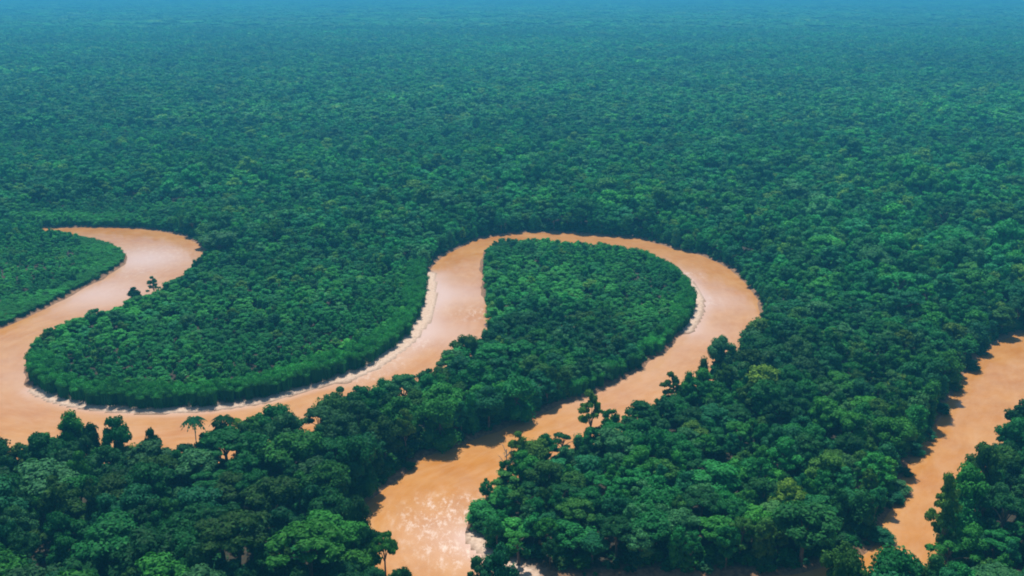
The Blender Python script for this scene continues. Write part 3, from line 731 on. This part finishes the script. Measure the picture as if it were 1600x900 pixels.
# cane: a dense even belt of tall grass on the young inner banks
def cane_mesh(seed):
    r = np.random.default_rng(seed); acc = Acc(); nb = 34
    a_ = r.random(nb) * 6.283; d_ = np.sqrt(r.random(nb)) * .85; hh = 2.1 + .9 * r.random(nb); w = .03 + .03 * r.random(nb)
    for i in range(nb):
        b0 = np.array([math.cos(a_[i]) * d_[i], math.sin(a_[i]) * d_[i], 0]); ln = np.array([math.cos(a_[i] + r.normal()), math.sin(a_[i] + r.normal()), 0]) * (.15 + .3 * r.random())
        t_ = np.array([math.cos(a_[i] * 7), math.sin(a_[i] * 7), 0]) * w[i]
        p0, p1, p2 = b0, b0 + ln * .25 + [0, 0, hh[i] * .7], b0 + ln + [0, 0, hh[i]]
        acc.add(np.array([p0 - t_, p0 + t_, p1 + t_ * 1.3, p1 - t_ * 1.3, p2]), [(0, 1, 2), (0, 2, 3), (3, 2, 4)], 0.0)  # stems at the darkest tone, painting in shade below the leafy tops
    acc.add(IV2 * (.7 + r.normal(size=(42, 1)) * .1) * [1, 1, .42] + [0, 0, 2.4], IF2, .3)
    leaves(acc, r, np.array([0, 0, 2.45]), .95, 190, .12, squash=.48, cover=-.1)
    return acc
C_CANE = bpy.data.collections.new("cane_kind")
for j in range(4): C_CANE.objects.link(bpy.data.objects.new("cane_%d" % j, acc_mesh("cane_%d" % j, cane_mesh(j), [LEAF])))
m_ = 110000; qx = (rng.random(m_) - .55) * 640; qy = 300 + rng.random(m_) * 340
s_ = sdf(qx, qy, SDN); keep_ = np.zeros(m_, bool); hc = np.zeros(m_)
for ln, lo_, hi_, hh_ in CB:
    d_ = seg_dist(np.stack([qx, qy], 1), ln); wv = hi_ * (.45 + 1.1 * fbm(qx / 9, qy / 9, 44))
    t = (s_ > lo_ + .5) & (d_ < wv) & ~keep_; keep_ |= t; hc[t] = hh_ * (.68 + .36 * rng.random(t.sum())) * (.8 + .4 * fbm(qx[t] / 6, qy[t] / 6, 45)) * np.clip(.55 + (wv[t] - d_[t]) / 3, 0, 1)
keep_ &= tree_ok(qx, qy, hc * .85, np.full(m_, .8), .2)
qx, qy, hc = qx[keep_], qy[keep_], hc[keep_]; m_ = len(qx); print("cane:", m_)
K = dict(x=qx, y=qy, z=np.full(m_, .6), level=np.zeros(m_, int), pick=rng.integers(0, 4, m_),
         rot=np.stack([rng.normal(size=m_) * .05, rng.normal(size=m_) * .05, rng.random(m_) * 6.283], 1),
         scl=np.stack([1.1 + .4 * rng.random(m_)] * 2 + [hc / 3], 1), tint=np.array([0.046, .29, .055]) * ((.7 + .6 * rng.random(m_)) * (.6 + .9 * fbm(qx / 18, qy / 18, 46)))[:, None])
scatter("cane_belt", K, [C_CANE])

# ------------------------------------------------------------------ individual trees
NAME = {'dome': 'domed_tree', 'round': 'round_tree', 'tall': 'tall_tree', 'umbrella': 'flat_topped_tree', 'sparse': 'open_crowned_tree',
        'layered': 'layered_tree', 'draped': 'vine_draped_tree', 'bush': 'bushy_tree', 'palm': 'palm_tree', 'bare': 'bare_tree'}
SHAPE = {'dome': 'domed', 'round': 'round-headed', 'tall': 'upright', 'umbrella': 'flat-topped', 'sparse': 'open-crowned', 'layered': 'layered',
         'draped': 'vine-draped', 'bush': 'bushy', 'palm': 'palm', 'bare': 'bare'}
def put_tree(kind, x, y, z, h, R, tint_c, label, cat="tree", group="trees of the rainforest", tilt=(0, 0), name=None):
    root = bpy.data.objects.new(name or NAME[kind], None); COL.objects.link(root); root.empty_display_size = .5
    root.location = (x, y, z); root.rotation_euler = (tilt[0], tilt[1], rng.random() * 6.283)
    root["label"] = label; root["category"] = cat; root["group"] = group
    cm, tm = HERO[kind][rng.integers(0, len(HERO[kind]))]
    for nm, me in ((("leaf_sprays" if kind == 'bare' else "crown"), cm), (("stem" if cat == "bush" else "trunk"), tm)):
        o = bpy.data.objects.new(nm, me); COL.objects.link(o); o.parent = root; o.scale = (R, R, h / 3)
        if me is cm: o["tint"] = [float(c) for c in tint_c]
    return root
for k, px_, ty_, h, R, t_i, lab in HAND:
    while True:                                              # the lowest height whose foot is on land
        x, y = base_for(px_, ty_, h)
        if sdf(np.array([x]), np.array([y]), SDN)[0] > .8 or h > 26: break
        h += .5
    put_tree(k, x, y, 0.6, h - .6, R, TC[t_i] * (1.15 if t_i in (3, 4, 5) else 1), lab,
             group="palms of the river bank" if k == 'palm' else "trees of the rainforest", cat="palm" if k == 'palm' else "tree")
for px_, py_, R, t_i, lab in BUSHES:
    x, y = ground(px_, py_, z=R * .5)
    for _ in range(40):                                      # slide to the shore if the foot is in open water
        g0 = sdf(np.array([x]), np.array([y]), SDN)[0]
        if g0 > -1.2: break
        gx_ = sdf(np.array([x + 1]), np.array([y]), SDN)[0] - g0; gy_ = sdf(np.array([x]), np.array([y + 1]), SDN)[0] - g0
        x += .7 * gx_; y += .7 * gy_
    put_tree('bush', float(x), float(y), -.1, R * 1.15, R * 1.05, TC[t_i] * 1.1, lab, "bush", "bushes along the banks", name="bush")

REG = [((1500, 840), "in the bottom right corner wood"), ((1000, 800), "on the right peninsula's lower shore"), ((1300, 760), "by the right peninsula's tip"),
       ((850, 740), "on the right peninsula's shoulder"), ((1080, 700), "mid right peninsula"), ((1350, 640), "beside the right channel"),
       ((620, 700), "left of the lower channel"), ((560, 860), "at the lower channel's corner"), ((120, 830), "in the bottom left corner wood"),
       ((330, 850), "in the lower left wood"), ((450, 700), "between palms and lower channel"), ((100, 690), "below the left channel"),
       ((760, 600), "at the inner peninsula's neck"), ((1400, 880), "below the right channel")]
rp = np.array([a for a, _ in REG], float)
IX, IY, IH, IR, IK, IT = X[ind], Y[ind], HT[ind], RR[ind], kd[ind], ti[ind]
ipx, ipy, _ = pixel(IX, IY, IH * .9)
reg = np.argmin((ipx[:, None] - rp[:, 0])**2 + 1.6 * (ipy[:, None] - rp[:, 1])**2, 1)
szw = np.where(IR > 6.4, "big", np.where(IR > 4.6, "mid-sized", "small"))
cls = {}
for i in range(len(ind)): cls.setdefault((IT[i], IK[i], szw[i], reg[i]), []).append(i)
ORD = ["first", "second", "third", "fourth", "fifth", "sixth", "seventh", "eighth", "ninth", "tenth"]
NUM = ["", "one", "two", "three", "four", "five", "six", "seven", "eight", "nine", "ten"]
lab_of = {}
for (t_i, k_, s_, r_i), mem in cls.items():
    base = "%s %s %s tree" % (s_, TINTS[t_i][0], SHAPE[k_]); where = REG[r_i][1]
    if len(mem) == 1: lab_of[mem[0]] = "%s %s" % (base, where); continue
    mem.sort(key=lambda j: ipx[j])
    for q_, j in enumerate(mem):
        if len(mem) == 2: a_ = ("left one", "right one")[q_]; lab_of[j] = "%s of two %ss %s" % (a_, base, where)
        else: a_ = "leftmost" if q_ == 0 else "rightmost" if q_ == len(mem) - 1 else ORD[q_] + " from left"; lab_of[j] = "%s of %s %ss %s" % (a_, NUM[min(len(mem), 10)], base, where)
for i in range(len(ind)):
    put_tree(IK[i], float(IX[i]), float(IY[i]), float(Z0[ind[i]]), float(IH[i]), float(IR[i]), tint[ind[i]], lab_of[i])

# ------------------------------------------------------------------ haze
hz_b = 41000.0
hv = np.array([(sx * hz_b, sy * hz_b, zz) for zz in (-14.0, H + 6) for sx, sy in ((-1, -1), (1, -1), (1, 1), (-1, 1))], float)
hm = mesh_np("haze", hv, np.array([(0, 3, 2, 1), (4, 5, 6, 7), (0, 1, 5, 4), (1, 2, 6, 5), (2, 3, 7, 6), (3, 0, 4, 7)]))
m, n, l, p = mat("air"); n.remove(p)
pv = N(n, "ShaderNodeVolumePrincipled"); pv.inputs["Color"].default_value = (*HAZE_COLOR, 1); pv.inputs["Density"].default_value = HAZE_DENSITY
pv.inputs["Anisotropy"].default_value = 0.3
l.new(pv.outputs[0], n["Material Output"].inputs["Volume"]); hm.materials.append(m)
ho = link("haze", hm); ho["kind"] = "stuff"
